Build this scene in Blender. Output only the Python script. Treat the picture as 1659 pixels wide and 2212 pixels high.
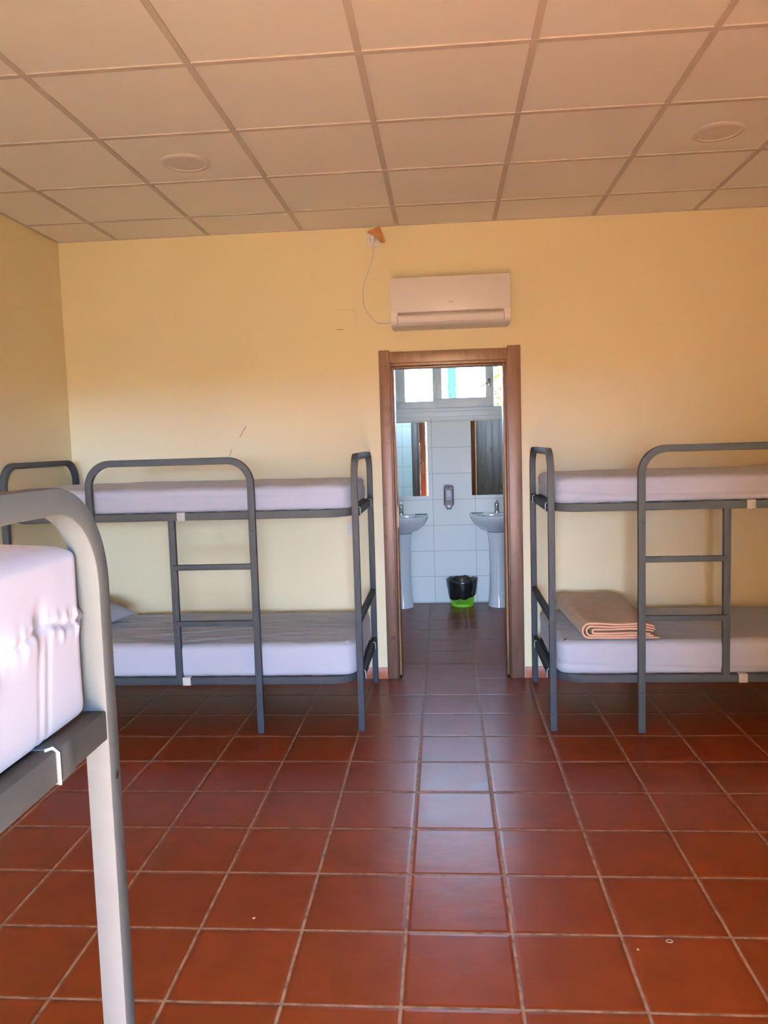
import bpy, bmesh, math, random
from mathutils import Vector, Matrix, noise
from math import pi, sin, cos, radians

for o in list(bpy.data.objects):
    bpy.data.objects.remove(o, do_unlink=True)
scene = bpy.context.scene
COL = scene.collection

# ------------------------------------------------------------------ camera
cam_d = bpy.data.cameras.new('camera')
cam = bpy.data.objects.new('camera', cam_d)
COL.objects.link(cam)
cam.location = (2.66753, -5.04672, 1.54766)
cam.rotation_euler = (1.48185, 0.02967, 0.07659)
cam_d.sensor_fit = 'VERTICAL'
cam_d.sensor_height = 24.0
cam_d.lens = 24.0 * 1705.48 / 2212.0
cam_d.clip_start = 0.02
scene.camera = cam

# ------------------------------------------------------------------ light
SKY = 44.0
SUN = 1250.0
scene.view_settings.view_transform = 'Standard'
scene.view_settings.look = 'None'
scene.view_settings.gamma = 1.0
scene.view_settings.use_curve_mapping = False
scene.view_settings.exposure = 0.20

world = bpy.data.worlds.new('sky')
scene.world = world
world.use_nodes = True
wn = world.node_tree
wn.nodes.clear()
wo = wn.nodes.new('ShaderNodeOutputWorld')
wb = wn.nodes.new('ShaderNodeBackground')
wb.inputs['Strength'].default_value = SKY
# bright band of haze at the horizon, deeper blue above
wtc = wn.nodes.new('ShaderNodeTexCoord')
wsp = wn.nodes.new('ShaderNodeSeparateXYZ')
wrp = wn.nodes.new('ShaderNodeValToRGB')
wn.links.new(wtc.outputs['Generated'], wsp.inputs[0])
wn.links.new(wsp.outputs[2], wrp.inputs[0])
_e = wrp.color_ramp.elements
_e[0].position, _e[0].color = 0.0, (1.38, 1.92, 3.2, 1)
_e[1].position, _e[1].color = 0.55, (0.35, 0.55, 0.95, 1)
_m = wrp.color_ramp.elements.new(0.24)
_m.color = (0.55, 0.78, 1.1, 1)
wn.links.new(wrp.outputs[0], wb.inputs['Color'])
wn.links.new(wb.outputs[0], wo.inputs[0])

sd = bpy.data.lights.new('sun', 'SUN')
sd.energy = SUN
sd.angle = radians(0.6)
sd.color = (1.0, 0.93, 0.82)
sun = bpy.data.objects.new('sun', sd)
COL.objects.link(sun)
# light travels towards +y and down, a little towards -x
sun.rotation_euler = Vector((-0.42, 0.66, -0.70)).to_track_quat('-Z', 'Y').to_euler()


def portal(name, loc, rot, sx, sy):
    d = bpy.data.lights.new(name, 'AREA')
    d.shape = 'RECTANGLE'
    d.size, d.size_y = sx, sy
    d.cycles.is_portal = True
    o = bpy.data.objects.new(name, d)
    o.location = loc
    o.rotation_euler = rot
    COL.objects.link(o)


REAR = -6.2
portal('door_portal', (2.65, REAR - 0.19, 1.0), (radians(90), 0, 0), 1.62, 2.0)
portal('added_window_portal', (0.95, REAR - 0.19, 1.45), (radians(90), 0, 0), 1.0, 1.1)
portal('bath_window_portal', (2.75, 2.62, 2.1), (radians(-90), 0, 0), 1.9, 0.54)


# ------------------------------------------------------------------ helpers
def link(name, mesh, mat=None, parent=None, smooth=False):
    o = bpy.data.objects.new(name, mesh)
    COL.objects.link(o)
    if mat is not None:
        mesh.materials.clear()
        mesh.materials.append(mat)
    if parent is not None:
        o.parent = parent
    if smooth:
        for p in mesh.polygons:
            p.use_smooth = True
    return o


def obj(name, bm, mat=None, parent=None, smooth=False, auto=None, loc=None):
    bmesh.ops.recalc_face_normals(bm, faces=bm.faces)
    me = bpy.data.meshes.new(name)
    bm.to_mesh(me)
    bm.free()
    o = link(name, me, mat, parent, smooth or auto is not None)
    if auto is not None:
        try:
            me.set_sharp_from_angle(angle=radians(auto))
        except Exception:
            pass
    if loc is not None:
        o.location = loc
    return o


def empty(name, loc, rz=0.0):
    o = bpy.data.objects.new(name, None)
    o.empty_display_size = 0.1
    COL.objects.link(o)
    o.location = loc
    o.rotation_euler = (0, 0, rz)
    return o


def tag(o, label, cat, group=None, kind=None):
    o['label'] = label
    o['category'] = cat
    if group:
        o['group'] = group
    if kind:
        o['kind'] = kind
    return o


def struct(o, label=None):
    o['kind'] = 'structure'
    if label:
        o['label'] = label
    return o


def box(bm, x0, x1, y0, y1, z0, z1, bev=0.0, seg=2):
    r = bmesh.ops.create_cube(bm, size=1.0)
    vs = r['verts']
    for v in vs:
        v.co = Vector(((x0 + x1) / 2 + v.co.x * (x1 - x0), (y0 + y1) / 2 + v.co.y * (y1 - y0), (z0 + z1) / 2 + v.co.z * (z1 - z0)))
    if bev > 0:
        es = list({e for v in vs for e in v.link_edges})
        bmesh.ops.bevel(bm, geom=es, offset=bev, segments=seg, affect='EDGES', profile=0.5)


def boxobj(name, dims, mat, parent=None, bev=0.0, seg=2):
    bm = bmesh.new()
    box(bm, *dims, bev=bev, seg=seg)
    return obj(name, bm, mat, parent, auto=35 if bev else None)


def rrect(w, h, r, n=3):
    """rounded rectangle outline, centred"""
    pts = []
    for cx, cy, a0 in ((w / 2 - r, h / 2 - r, 0), (-w / 2 + r, h / 2 - r, 90), (-w / 2 + r, -h / 2 + r, 180), (w / 2 - r, -h / 2 + r, 270)):
        for k in range(n + 1):
            a = radians(a0 + 90 * k / n)
            pts.append((cx + r * cos(a), cy + r * sin(a)))
    return pts


def sweep(bm, path, normal, w, h, r=0.004, closed=False, n=3):
    """sweep a w (along normal) x h (in plane) tube along a planar path"""
    N = Vector(normal).normalized()
    P = [Vector(p) for p in path]
    sec = rrect(w, h, r, n)
    rings = []
    m = len(P)
    for i, p in enumerate(P):
        if closed:
            a = (p - P[i - 1]).normalized()
            b = (P[(i + 1) % m] - p).normalized()
        else:
            a = (p - P[i - 1]).normalized() if i > 0 else (P[1] - p).normalized()
            b = (P[i + 1] - p).normalized() if i < m - 1 else a
        t = (a + b).normalized()
        sc = 1.0 / max(0.5, t.dot(a))
        B = N.cross(t).normalized()
        rings.append([bm.verts.new(p + N * s[0] + B * s[1] * sc) for s in sec])
    k = len(sec)
    for i in range(m if closed else m - 1):
        A, Bq = rings[i], rings[(i + 1) % m]
        for j in range(k):
            bm.faces.new((A[j], A[(j + 1) % k], Bq[(j + 1) % k], Bq[j]))
    if not closed:
        bm.faces.new(list(reversed(rings[0])))
        bm.faces.new(rings[-1])


def arc(c, u, v, r, a0, a1, n=8):
    c, u, v = Vector(c), Vector(u), Vector(v)
    return [c + u * r * cos(radians(a0 + (a1 - a0) * k / n)) + v * r * sin(radians(a0 + (a1 - a0) * k / n)) for k in range(n + 1)]


def tube(bm, path, rad, n=10):
    P = [Vector(p) for p in path]
    rings = []
    up = Vector((0.123, 0.456, 0.88)).normalized()
    for i, p in enumerate(P):
        t = (P[min(i + 1, len(P) - 1)] - P[max(i - 1, 0)]).normalized()
        s = t.cross(up).normalized()
        q = s.cross(t)
        rr = rad[i] if isinstance(rad, (list, tuple)) else rad
        rings.append([bm.verts.new(p + s * rr * cos(2 * pi * k / n) + q * rr * sin(2 * pi * k / n)) for k in range(n)])
    for A, B in zip(rings, rings[1:]):
        for j in range(n):
            bm.faces.new((A[j], A[(j + 1) % n], B[(j + 1) % n], B[j]))
    bm.faces.new(list(reversed(rings[0])))
    bm.faces.new(rings[-1])


def lathe(bm, prof, c=(0, 0, 0), n=32, sx=1.0, sy=1.0, fn=None, cap0=True, cap1=True):
    c = Vector(c)
    rings = []
    for i, (r, z) in enumerate(prof):
        ring = []
        for k in range(n):
            a = 2 * pi * k / n
            p = Vector((r * cos(a) * sx, r * sin(a) * sy, z))
            if fn:
                p = fn(p, a, i)
            ring.append(bm.verts.new(c + p))
        rings.append(ring)
    for A, B in zip(rings, rings[1:]):
        for j in range(n):
            bm.faces.new((A[j], A[(j + 1) % n], B[(j + 1) % n], B[j]))
    if cap0:
        bm.faces.new(list(reversed(rings[0])))
    if cap1:
        bm.faces.new(rings[-1])
    return rings


def prism(bm, pts2, axis, a0, a1):
    """extrude polygon pts2 along axis ('x','y','z') from a0 to a1"""
    def mk(p, a):
        if axis == 'x':
            return Vector((a, p[0], p[1]))
        if axis == 'y':
            return Vector((p[0], a, p[1]))
        return Vector((p[0], p[1], a))
    A = [bm.verts.new(mk(p, a0)) for p in pts2]
    B = [bm.verts.new(mk(p, a1)) for p in pts2]
    n = len(A)
    for i in range(n):
        bm.faces.new((A[i], A[(i + 1) % n], B[(i + 1) % n], B[i]))
    bm.faces.new(list(reversed(A)))
    bm.faces.new(B)


def kids(o):
    return [c for c in bpy.data.objects if c.parent is o]


def copy_tree(o, parent=None):
    ch = kids(o)
    c = o.copy()
    COL.objects.link(c)
    c.parent = parent
    for k in ch:
        copy_tree(k, c)
    return c


# ------------------------------------------------------------------ materials
class NT:
    def __init__(self, name):
        self.m = bpy.data.materials.new(name)
        self.m.use_nodes = True
        self.t = self.m.node_tree
        self.t.nodes.clear()
        self.out = self.n('ShaderNodeOutputMaterial')

    def n(self, typ, **kw):
        nd = self.t.nodes.new(typ)
        for k, v in kw.items():
            setattr(nd, k, v)
        return nd

    def l(self, a, b):
        self.t.links.new(a, b)

    def math(self, op, a, b=None, c=None):
        nd = self.n('ShaderNodeMath', operation=op)
        for i, v in enumerate((a, b, c)):
            if v is None:
                continue
            if isinstance(v, (int, float)):
                nd.inputs[i].default_value = v
            else:
                self.l(v, nd.inputs[i])
        return nd.outputs[0]

    def coords(self):
        return self.n('ShaderNodeTexCoord').outputs['Object']

    def noise(self, scale, detail=3, rough=0.5, vec=None, mapscale=None):
        v = vec if vec is not None else self.coords()
        if mapscale:
            mp = self.n('ShaderNodeMapping')
            mp.inputs['Scale'].default_value = mapscale
            self.l(v, mp.inputs['Vector'])
            v = mp.outputs[0]
        nd = self.n('ShaderNodeTexNoise')
        nd.inputs['Scale'].default_value = scale
        nd.inputs['Detail'].default_value = detail
        nd.inputs['Roughness'].default_value = rough
        self.l(v, nd.inputs['Vector'])
        return nd.outputs['Fac']

    def ramp(self, fac, stops):
        nd = self.n('ShaderNodeValToRGB')
        e = nd.color_ramp.elements
        e[0].position, e[0].color = stops[0][0], (*stops[0][1], 1)
        e[1].position, e[1].color = stops[1][0], (*stops[1][1], 1)
        for p, c in stops[2:]:
            q = e.new(p)
            q.color = (*c, 1)
        self.l(fac, nd.inputs[0])
        return nd.outputs[0]

    def mix(self, fac, a, b):
        nd = self.n('ShaderNodeMix', data_type='RGBA')
        for sock, v in ((nd.inputs[0], fac), (nd.inputs[6], a), (nd.inputs[7], b)):
            if isinstance(v, (int, float)):
                sock.default_value = v
            elif isinstance(v, tuple):
                sock.default_value = (*v, 1)
            else:
                self.l(v, sock)
        return nd.outputs[2]

    def bsdf(self, color=(0.8, 0.8, 0.8), rough=0.5, metal=0.0, spec=0.5, bump=None, bumpstr=0.2, bumpdist=0.01, **kw):
        p = self.n('ShaderNodeBsdfPrincipled')
        for nm, v in (('Base Color', color), ('Roughness', rough), ('Metallic', metal), ('Specular IOR Level', spec)):
            s = p.inputs[nm]
            if isinstance(v, tuple):
                s.default_value = (*v, 1)
            elif isinstance(v, (int, float)):
                s.default_value = v
            else:
                self.l(v, s)
        for k, v in kw.items():
            p.inputs[k].default_value = v
        if bump is not None:
            b = self.n('ShaderNodeBump')
            b.inputs['Strength'].default_value = bumpstr
            b.inputs['Distance'].default_value = bumpdist
            self.l(bump, b.inputs['Height'])
            self.l(b.outputs[0], p.inputs['Normal'])
        self.l(p.outputs[0], self.out.inputs[0])
        return p


def simple(name, color, rough=0.5, metal=0.0, spec=0.5, var=0.0, nscale=8.0, bump=0.0, bscale=60.0, **kw):
    t = NT(name)
    c = color
    if var:
        f = t.noise(nscale, 4)
        c = t.ramp(f, [(0.3, tuple(x * (1 - var) for x in color)), (0.7, tuple(min(1, x * (1 + var)) for x in color))])
    b = t.noise(bscale, 3) if bump else None
    t.bsdf(c, rough, metal, spec, bump=b, bumpstr=bump, bumpdist=0.004, **kw)
    return t.m


def mat_floor():
    t = NT('terracotta_floor_tiles')
    S, FX, FY, ROT = 0.33309, 2.50296, -0.01579, 0.00288
    v = t.coords()
    mp = t.n('ShaderNodeMapping', vector_type='TEXTURE')
    mp.inputs['Location'].default_value = (FX, FY, 0)
    mp.inputs['Rotation'].default_value = (0, 0, ROT)
    mp.inputs['Scale'].default_value = (S, S, 1)
    t.l(v, mp.inputs['Vector'])
    sep = t.n('ShaderNodeSeparateXYZ')
    t.l(mp.outputs[0], sep.inputs[0])
    wob = t.math('MULTIPLY', t.math('SUBTRACT', t.noise(9, 2, vec=v), 0.5), 0.012)
    def edge(c):
        f = t.math('FRACT', t.math('ADD', c, wob))
        return t.math('MINIMUM', f, t.math('SUBTRACT', 1.0, f))
    e = t.math('MINIMUM', edge(sep.outputs[0]), edge(sep.outputs[1]))
    # grout 1 where e < 0.011
    mr = t.n('ShaderNodeMapRange')
    mr.inputs['From Min'].default_value = 0.0115
    mr.inputs['From Max'].default_value = 0.0165
    mr.inputs['To Min'].default_value = 1.0
    mr.inputs['To Max'].default_value = 0.0
    t.l(e, mr.inputs['Value'])
    grout = mr.outputs[0]
    cx = t.n('ShaderNodeCombineXYZ')
    t.l(t.math('FLOOR', t.math('ADD', sep.outputs[0], wob)), cx.inputs[0])
    t.l(t.math('FLOOR', t.math('ADD', sep.outputs[1], wob)), cx.inputs[1])
    wnz = t.n('ShaderNodeTexWhiteNoise')
    t.l(cx.outputs[0], wnz.inputs['Vector'])
    rnd = wnz.outputs['Value']
    # offset the mottling for every tile
    add = t.n('ShaderNodeVectorMath', operation='MULTIPLY_ADD')
    t.l(cx.outputs[0], add.inputs[0])
    add.inputs[1].default_value = (3.7, 5.1, 0)
    t.l(v, add.inputs[2])
    mot = t.noise(7, 5, 0.6, vec=add.outputs[0])
    mot2 = t.noise(45, 4, 0.6, vec=add.outputs[0])
    c1 = t.ramp(mot, [(0.3, (0.145, 0.026, 0.004)), (0.52, (0.180, 0.033, 0.005)), (0.75, (0.215, 0.042, 0.007))])
    c2 = t.mix(t.math('MULTIPLY', rnd, 0.35), c1, (0.13, 0.026, 0.005))
    c3 = t.mix(t.math('MULTIPLY', t.math('GREATER_THAN', mot2, 0.68), 0.25), c2, (0.17, 0.035, 0.014))
    gcol = t.ramp(t.noise(30, 3, vec=v), [(0.3, (0.15, 0.105, 0.075)), (0.6, (0.32, 0.24, 0.18))])
    col = t.mix(grout, c3, gcol)
    rough = t.math('ADD', t.math('MULTIPLY', mot, 0.14), t.math('MULTIPLY_ADD', grout, 0.4, 0.24))
    wav = t.noise(10, 3, 0.55, vec=add.outputs[0], mapscale=(1, 1.6, 1))
    pillow = t.n('ShaderNodeMapRange')
    pillow.inputs['From Min'].default_value = 0.008
    pillow.inputs['From Max'].default_value = 0.05
    pillow.interpolation_type = 'SMOOTHSTEP'
    t.l(e, pillow.inputs['Value'])
    hgt = t.math('ADD', t.math('MULTIPLY', wav, 0.5), t.math('MULTIPLY', pillow.outputs[0], 0.55))
    t.bsdf(col, rough, spec=0.32, bump=hgt, bumpstr=0.4, bumpdist=0.006)
    return t.m


def mat_wall():
    t = NT('cream_wall_paint')
    f = t.noise(1.6, 4, 0.55)
    col = t.ramp(f, [(0.3, (0.84, 0.725, 0.43)), (0.7, (0.88, 0.77, 0.475))])
    fine = t.noise(90, 3)
    broad = t.noise(6, 4)
    t.bsdf(col, 0.62, spec=0.3, bump=t.math('ADD', t.math('MULTIPLY', fine, 0.25), broad), bumpstr=0.12, bumpdist=0.006)
    return t.m


def mat_tile(name, w, h, ox, oz, col, gcol, axis='X', g=0.0035):
    t = NT(name)
    v = t.coords()
    sep = t.n('ShaderNodeSeparateXYZ')
    t.l(v, sep.inputs[0])
    def e(c, o, s):
        f = t.math('FRACT', t.math('DIVIDE', t.math('SUBTRACT', c, o), s))
        return t.math('MULTIPLY', t.math('MINIMUM', f, t.math('SUBTRACT', 1.0, f)), s)
    ex = e(sep.outputs[0 if axis == 'X' else 1], ox, w)
    ez = e(sep.outputs[2], oz, h)
    m = t.math('LESS_THAN', t.math('MINIMUM', ex, ez), g / 2)
    c = t.mix(m, col, gcol)
    t.bsdf(c, t.math('MULTIPLY_ADD', m, 0.4, 0.35), spec=0.18, bump=t.math('SUBTRACT', 1.0, m), bumpstr=0.3, bumpdist=0.002)
    return t.m


def mat_wood(name, a, b, rough=0.4, scale=1.0):
    t = NT(name)
    v = t.coords()
    f = t.noise(6 * scale, 5, 0.6, vec=v, mapscale=(9, 9, 0.7))
    g = t.noise(2.2 * scale, 3, 0.5, vec=v, mapscale=(3, 3, 0.8))
    s = t.math('ADD', t.math('MULTIPLY', f, 0.65), t.math('MULTIPLY', g, 0.35))
    c = t.ramp(s, [(0.36, a), (0.62, b)])
    kn = t.noise(9, 2, vec=v)
    c = t.mix(t.math('MULTIPLY', t.math('GREATER_THAN', kn, 0.68), 0.5), c, tuple(x * 0.45 for x in a))
    t.bsdf(c, rough, spec=0.5, bump=f, bumpstr=0.15, bumpdist=0.002)
    return t.m


def mat_sheet():
    t = NT('white_cotton_sheet')
    f = t.noise(5, 3, 0.5, mapscale=(1, 1.4, 1))
    f2 = t.noise(420, 2)
    c = t.ramp(t.noise(2, 3), [(0.3, (0.42, 0.455, 0.50)), (0.7, (0.46, 0.49, 0.54))])
    t.bsdf(c, 0.85, spec=0.15, bump=t.math('ADD', f, t.math('MULTIPLY', f2, 0.01)), bumpstr=0.18, bumpdist=0.02, **{'Sheen Weight': 0.15})
    return t.m


def mat_glass(name='window_glass'):
    t = NT(name)
    tr = t.n('ShaderNodeBsdfTransparent')
    tr.inputs[0].default_value = (0.97, 1.0, 0.99, 1)
    gl = t.n('ShaderNodeBsdfGlossy')
    gl.inputs['Roughness'].default_value = 0.02
    fr = t.n('ShaderNodeFresnel')
    fr.inputs[0].default_value = 1.45
    mx = t.n('ShaderNodeMixShader')
    t.l(fr.outputs[0], mx.inputs[0])
    t.l(tr.outputs[0], mx.inputs[1])
    t.l(gl.outputs[0], mx.inputs[2])
    t.l(mx.outputs[0], t.out.inputs[0])
    return t.m


def mat_leaf():
    t = NT('leaf_green')
    d = t.n('ShaderNodeBsdfDiffuse')
    d.inputs[0].default_value = (0.018, 0.024, 0.004, 1)
    r = t.n('ShaderNodeBsdfTranslucent')
    r.inputs[0].default_value = (0.022, 0.028, 0.004, 1)
    mx = t.n('ShaderNodeMixShader')
    mx.inputs[0].default_value = 0.5
    t.l(d.outputs[0], mx.inputs[1])
    t.l(r.outputs[0], mx.inputs[2])
    t.l(mx.outputs[0], t.out.inputs[0])
    return t.m


M = dict(
    floor=mat_floor(),
    wall=mat_wall(),
    ceil=simple('ceiling_panel_white', (0.86, 0.82, 0.72), 0.9, spec=0.1, var=0.02, nscale=2.5, bump=0.12, bscale=150),
    grid=simple('ceiling_grid_shaded', (0.52, 0.47, 0.41), 0.6, spec=0.2),  # recess shade put into the grid colour, darker than the panels
    seam=simple('ceiling_joint_dark', (0.30, 0.22, 0.14), 0.9),
    light=simple('lamp_rim_grey', (0.62, 0.57, 0.52), 0.5),
    diff=simple('lamp_diffuser', (0.60, 0.55, 0.50), 0.45),
    frame=simple('grey_enamel', (0.040, 0.057, 0.071), 0.62, spec=0.12, var=0.06, nscale=14, bump=0.04, bscale=90),
    clip=simple('pale_grey_plastic', (0.50, 0.51, 0.48), 0.45, var=0.08, nscale=30),
    wire=simple('white_wire', (0.75, 0.78, 0.78), 0.4),
    hole=simple('bolthole_shade', (0.015, 0.015, 0.018), 0.4, metal=0.6),  # near-black, stands for the shade inside holes in the posts
    sheet=mat_sheet(),
    blanket=simple('tan_wool', (0.47, 0.325, 0.145), 0.95, spec=0.05, var=0.10, nscale=18, bump=0.5, bscale=260, **{'Sheen Weight': 0.3}),
    binding=simple('salmon_binding', (0.72, 0.42, 0.27), 0.9, spec=0.05, bump=0.3, bscale=200),
    wood=mat_wood('stained_door_wood', (0.085, 0.047, 0.028), (0.155, 0.092, 0.058), 0.42),
    jamb=mat_wood('varnished_jamb_wood', (0.15, 0.07, 0.024), (0.34, 0.17, 0.065), 0.5),
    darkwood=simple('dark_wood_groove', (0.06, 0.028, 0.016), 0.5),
    skirt=simple('terracotta_skirting', (0.42, 0.13, 0.06), 0.4, var=0.15, nscale=20),
    plaster=simple('white_plaster', (0.72, 0.75, 0.74), 0.7, bump=0.1),
    pvc=simple('white_window_profile', (0.74, 0.78, 0.78), 0.3),
    ac=simple('white_appliance_plastic', (0.76, 0.72, 0.67), 0.35),
    acdark=simple('grey_air_outlet', (0.14, 0.125, 0.12), 0.5),
    acside=simple('pale_grey_plastic_louver', (0.62, 0.59, 0.56), 0.4),
    logo=simple('grey_logo', (0.28, 0.22, 0.16), 0.4),
    white=simple('white_switch_plastic', (0.78, 0.76, 0.70), 0.35),
    board=simple('orange_brown_board', (0.40, 0.19, 0.06), 0.8, var=0.2, nscale=25),
    porcelain=simple('white_porcelain', (0.74, 0.78, 0.80), 0.08, spec=0.6),
    chrome=simple('chrome', (0.55, 0.57, 0.60), 0.12, metal=1.0),
    mirror=simple('mirror_silver', (0.86, 0.90, 0.89), 0.01, metal=1.0),
    smoke=simple('smoked_plastic', (0.06, 0.07, 0.075), 0.4, spec=0.3),
    soap=simple('dispenser_window', (0.30, 0.30, 0.35), 0.3, spec=0.4),
    green=simple('lime_plastic', (0.22, 0.62, 0.03), 0.4),
    bag=simple('black_bin_bag', (0.008, 0.010, 0.010), 0.22, spec=0.7, bump=0.9, bscale=35),
    glass=mat_glass(),
    blocker=simple('blocker_brown_render', (0.26, 0.17, 0.10), 0.9),  # kept dark so the added blocker outside reflects little
    teal=simple('turquoise_paint', (0.014, 0.034, 0.037), 1.0, spec=0.0),
    bark=simple('bark', (0.14, 0.10, 0.06), 0.9),
    leaf=mat_leaf(),
    ground=simple('terracotta_pavement', (0.58, 0.345, 0.165), 0.9, var=0.12, nscale=1.5),
    brass=simple('door_lock_metal', (0.30, 0.28, 0.25), 0.3, metal=1.0),
    scuff=simple('brown_scuff', (0.30, 0.19, 0.10), 0.9),
    fill=simple('wall_patch_edge', (0.66, 0.56, 0.38), 0.9),
    speck=simple('plaster_fleck', (0.60, 0.48, 0.38), 0.9),
    bathtile=mat_tile('white_wall_tiles', 0.398, 0.2447, 2.543, 0.0085, (0.70, 0.73, 0.67), (0.30, 0.32, 0.29)),
    bathtile_y=mat_tile('white_wall_tiles_side', 0.398, 0.2447, 2.415, 0.0085, (0.70, 0.73, 0.67), (0.30, 0.32, 0.29), 'Y'),
)

# ------------------------------------------------------------------ room shell
H = 2.8866
XL, XR = 0.2127, 5.45
WT = 0.15      # thickness of the wall with the bathroom doorway
BY = 2.415     # bathroom far wall
BX0, BX1 = 1.55, 4.0


def wall_with_hole(name, x0, x1, y0, y1, z0, z1, holes, mat):
    """boxes around rectangular holes (hx0,hx1,hz0,hz1), sorted by x"""
    bm = bmesh.new()
    cx = x0
    for hx0, hx1, hz0, hz1 in holes:
        if hx0 > cx:
            box(bm, cx, hx0, y0, y1, z0, z1)
        if hz0 > z0:
            box(bm, hx0, hx1, y0, y1, z0, hz0)
        if hz1 < z1:
            box(bm, hx0, hx1, y0, y1, hz1, z1)
        cx = hx1
    if cx < x1:
        box(bm, cx, x1, y0, y1, z0, z1)
    return struct(obj(name, bm, mat))


bm = bmesh.new()
box(bm, XL - 0.2, XR + 0.2, REAR - 0.2, BY + 0.2, -0.12, 0.0)
struct(obj('floor', bm, M['floor']))

wall_back = wall_with_hole('wall_back', XL - 0.2, XR + 0.2, 0.0, WT - 0.012, 0, H + 0.1, [(2.315, 3.08, 0, 2.06)], M['wall'])
struct(boxobj('wall_left', (XL - 0.2, XL, REAR - 0.2, -0.0005, 0, H + 0.1), M['wall']))
struct(boxobj('wall_right', (XR, XR + 0.2, REAR - 0.2, -0.0005, 0, H + 0.1), M['wall']))
DX0, DX1 = 1.85, 3.45
wall_with_hole('wall_front', XL, XR, REAR - 0.2, REAR, 0, H + 0.1, [(0.45, 1.45, 0.90, 2.0), (DX0, DX1, 0, 2.0)], M['wall'])  # left opening is for the window added to light the left side

# suspended ceiling with its grid
ceil = struct(boxobj('ceiling', (XL, XR, REAR, -0.0005, H, H + 0.05), M['ceil']))
bm = bmesh.new()
for i in range(1, 9):
    x = 0.6 * i
    if XL < x < XR:
        box(bm, x - 0.0125, x + 0.0125, REAR, -0.001, H - 0.004, H + 0.001)
for j in range(0, 11):
    y = -(0.408 + 0.6 * j)
    if y > REAR:
        box(bm, XL, XR, y - 0.0125, y + 0.0125, H - 0.0045, H + 0.001)
g = obj('ceiling_grid', bm, M['grid'], ceil)
bm = bmesh.new()
box(bm, XL, XR, -0.012, -0.0006, H - 0.005, H)
box(bm, XL, XL + 0.012, REAR, -0.012, H - 0.005, H)
obj('edge_trim', bm, M['grid'], ceil)

# skirting, one terracotta strip per wall stretch
def skirt(name, dims):
    return struct(boxobj(name, dims, M['skirt'], bev=0.002))
skirt('baseboard_back', (XL + 0.01, 2.262, -0.010, -0.0002, 0.0, 0.074))
skirt('baseboard_right', (3.152, XR - 0.01, -0.010, -0.0002, 0.0, 0.074))
skirt('baseboard_left', (XL + 0.0002, XL + 0.010, REAR, -0.0005, 0.0, 0.074))

# marks on the back wall: scuffs and a filled-in box, part of the wall
def mark(name, pts, w, mat):
    bm = bmesh.new()
    P = [Vector((x, -0.0006, z)) for x, z in pts]
    for a, b in zip(P, P[1:]):
        d = (b - a).normalized()
        s = Vector((-d.z, 0, d.x)) * w / 2
        q = [bm.verts.new(p) for p in (a - s * 0.3, b - s * 0.6, b + s * 0.4, a + s)]
        bm.faces.new(q)
    return obj(name, bm, mat, wall_back)
mark('scuff_mark', [(1.388, 1.672), (1.365, 1.637), (1.344, 1.600)], 0.007, M['scuff'])
mark('scuff_mark', [(1.289, 1.527), (1.280, 1.505), (1.272, 1.481)], 0.005, M['scuff'])
mark('scuff_mark', [(1.184, 0.987), (1.186, 0.955), (1.197, 0.949)], 0.003, M['fill'])
mark('filled_hole_outline', [(2.004, 2.383), (2.125, 2.381), (2.122, 2.258)], 0.004, M['fill'])
mark('filled_hole_outline', [(2.000, 2.260), (2.045, 2.263)], 0.006, M['scuff'])

# ------------------------------------------------------------------ bathroom doorway
door1 = struct(empty('door_1', (2.695, 0, 0)))
def dpart(name, dims, mat, bev=0.003):
    x0, x1, y0, y1, z0, z1 = dims
    return boxobj(name, (x0 - 2.695, x1 - 2.695, y0, y1, z0, z1), mat, door1, bev=bev)
dpart('side_casing', (2.262, 2.330, -0.018, 0.0, 0.002, 2.118), M['wood'])
dpart('side_casing', (3.066, 3.148, -0.018, 0.0, 0.002, 2.122), M['wood'])
dpart('head_casing', (2.330, 3.066, -0.015, 0.0, 2.038, 2.108), M['wood'])
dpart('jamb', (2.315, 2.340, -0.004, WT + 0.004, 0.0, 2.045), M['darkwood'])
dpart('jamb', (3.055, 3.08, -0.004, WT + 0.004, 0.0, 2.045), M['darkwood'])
dpart('head_jamb', (2.340, 3.055, -0.004, WT + 0.004, 2.020, 2.045), M['wood'])
dpart('door_stop', (2.340, 2.353, 0.03, WT + 0.002, 0.012, 2.020), M['jamb'])
dpart('door_stop', (3.040, 3.055, 0.03, WT + 0.002, 0.012, 2.020), M['jamb'])
dpart('head_stop', (2.353, 3.040, 0.03, WT + 0.002, 2.008, 2.020), M['wood'])
dpart('side_casing', (2.262, 2.330, WT, WT + 0.015, 0.002, 2.118), M['wood'])
dpart('side_casing', (3.066, 3.148, WT, WT + 0.015, 0.002, 2.118), M['wood'])
dpart('head_casing', (2.330, 3.066, WT, WT + 0.015, 2.045, 2.108), M['wood'])
dpart('strike_plate', (2.353, 2.3545, 0.05, 0.075, 0.99, 1.13), M['brass'], 0)

lf = empty('door_leaf', (3.066 - 2.695, WT + 0.035, 0.012), radians(7))
lf.parent = door1
bm = bmesh.new()
box(bm, 0.0, 0.70, 0.0, 0.036, 0, 2.0, bev=0.003)
for k in range(6):
    box(bm, 0.09 + 0.088 * k, 0.172 + 0.088 * k, 0.034, 0.040, 0.12, 1.88, bev=0.003)
obj('door_panel', bm, M['wood'], lf, auto=40)
bm = bmesh.new()
box(bm, 0.63, 0.67, 0.036, 0.042, 0.90, 1.12, bev=0.002)
tube(bm, [(0.65, 0.036, 1.04), (0.65, 0.075, 1.04), (0.54, 0.080, 1.035)], 0.008, 10)
obj('door_handle', bm, M['brass'], lf, auto=40)

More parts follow.
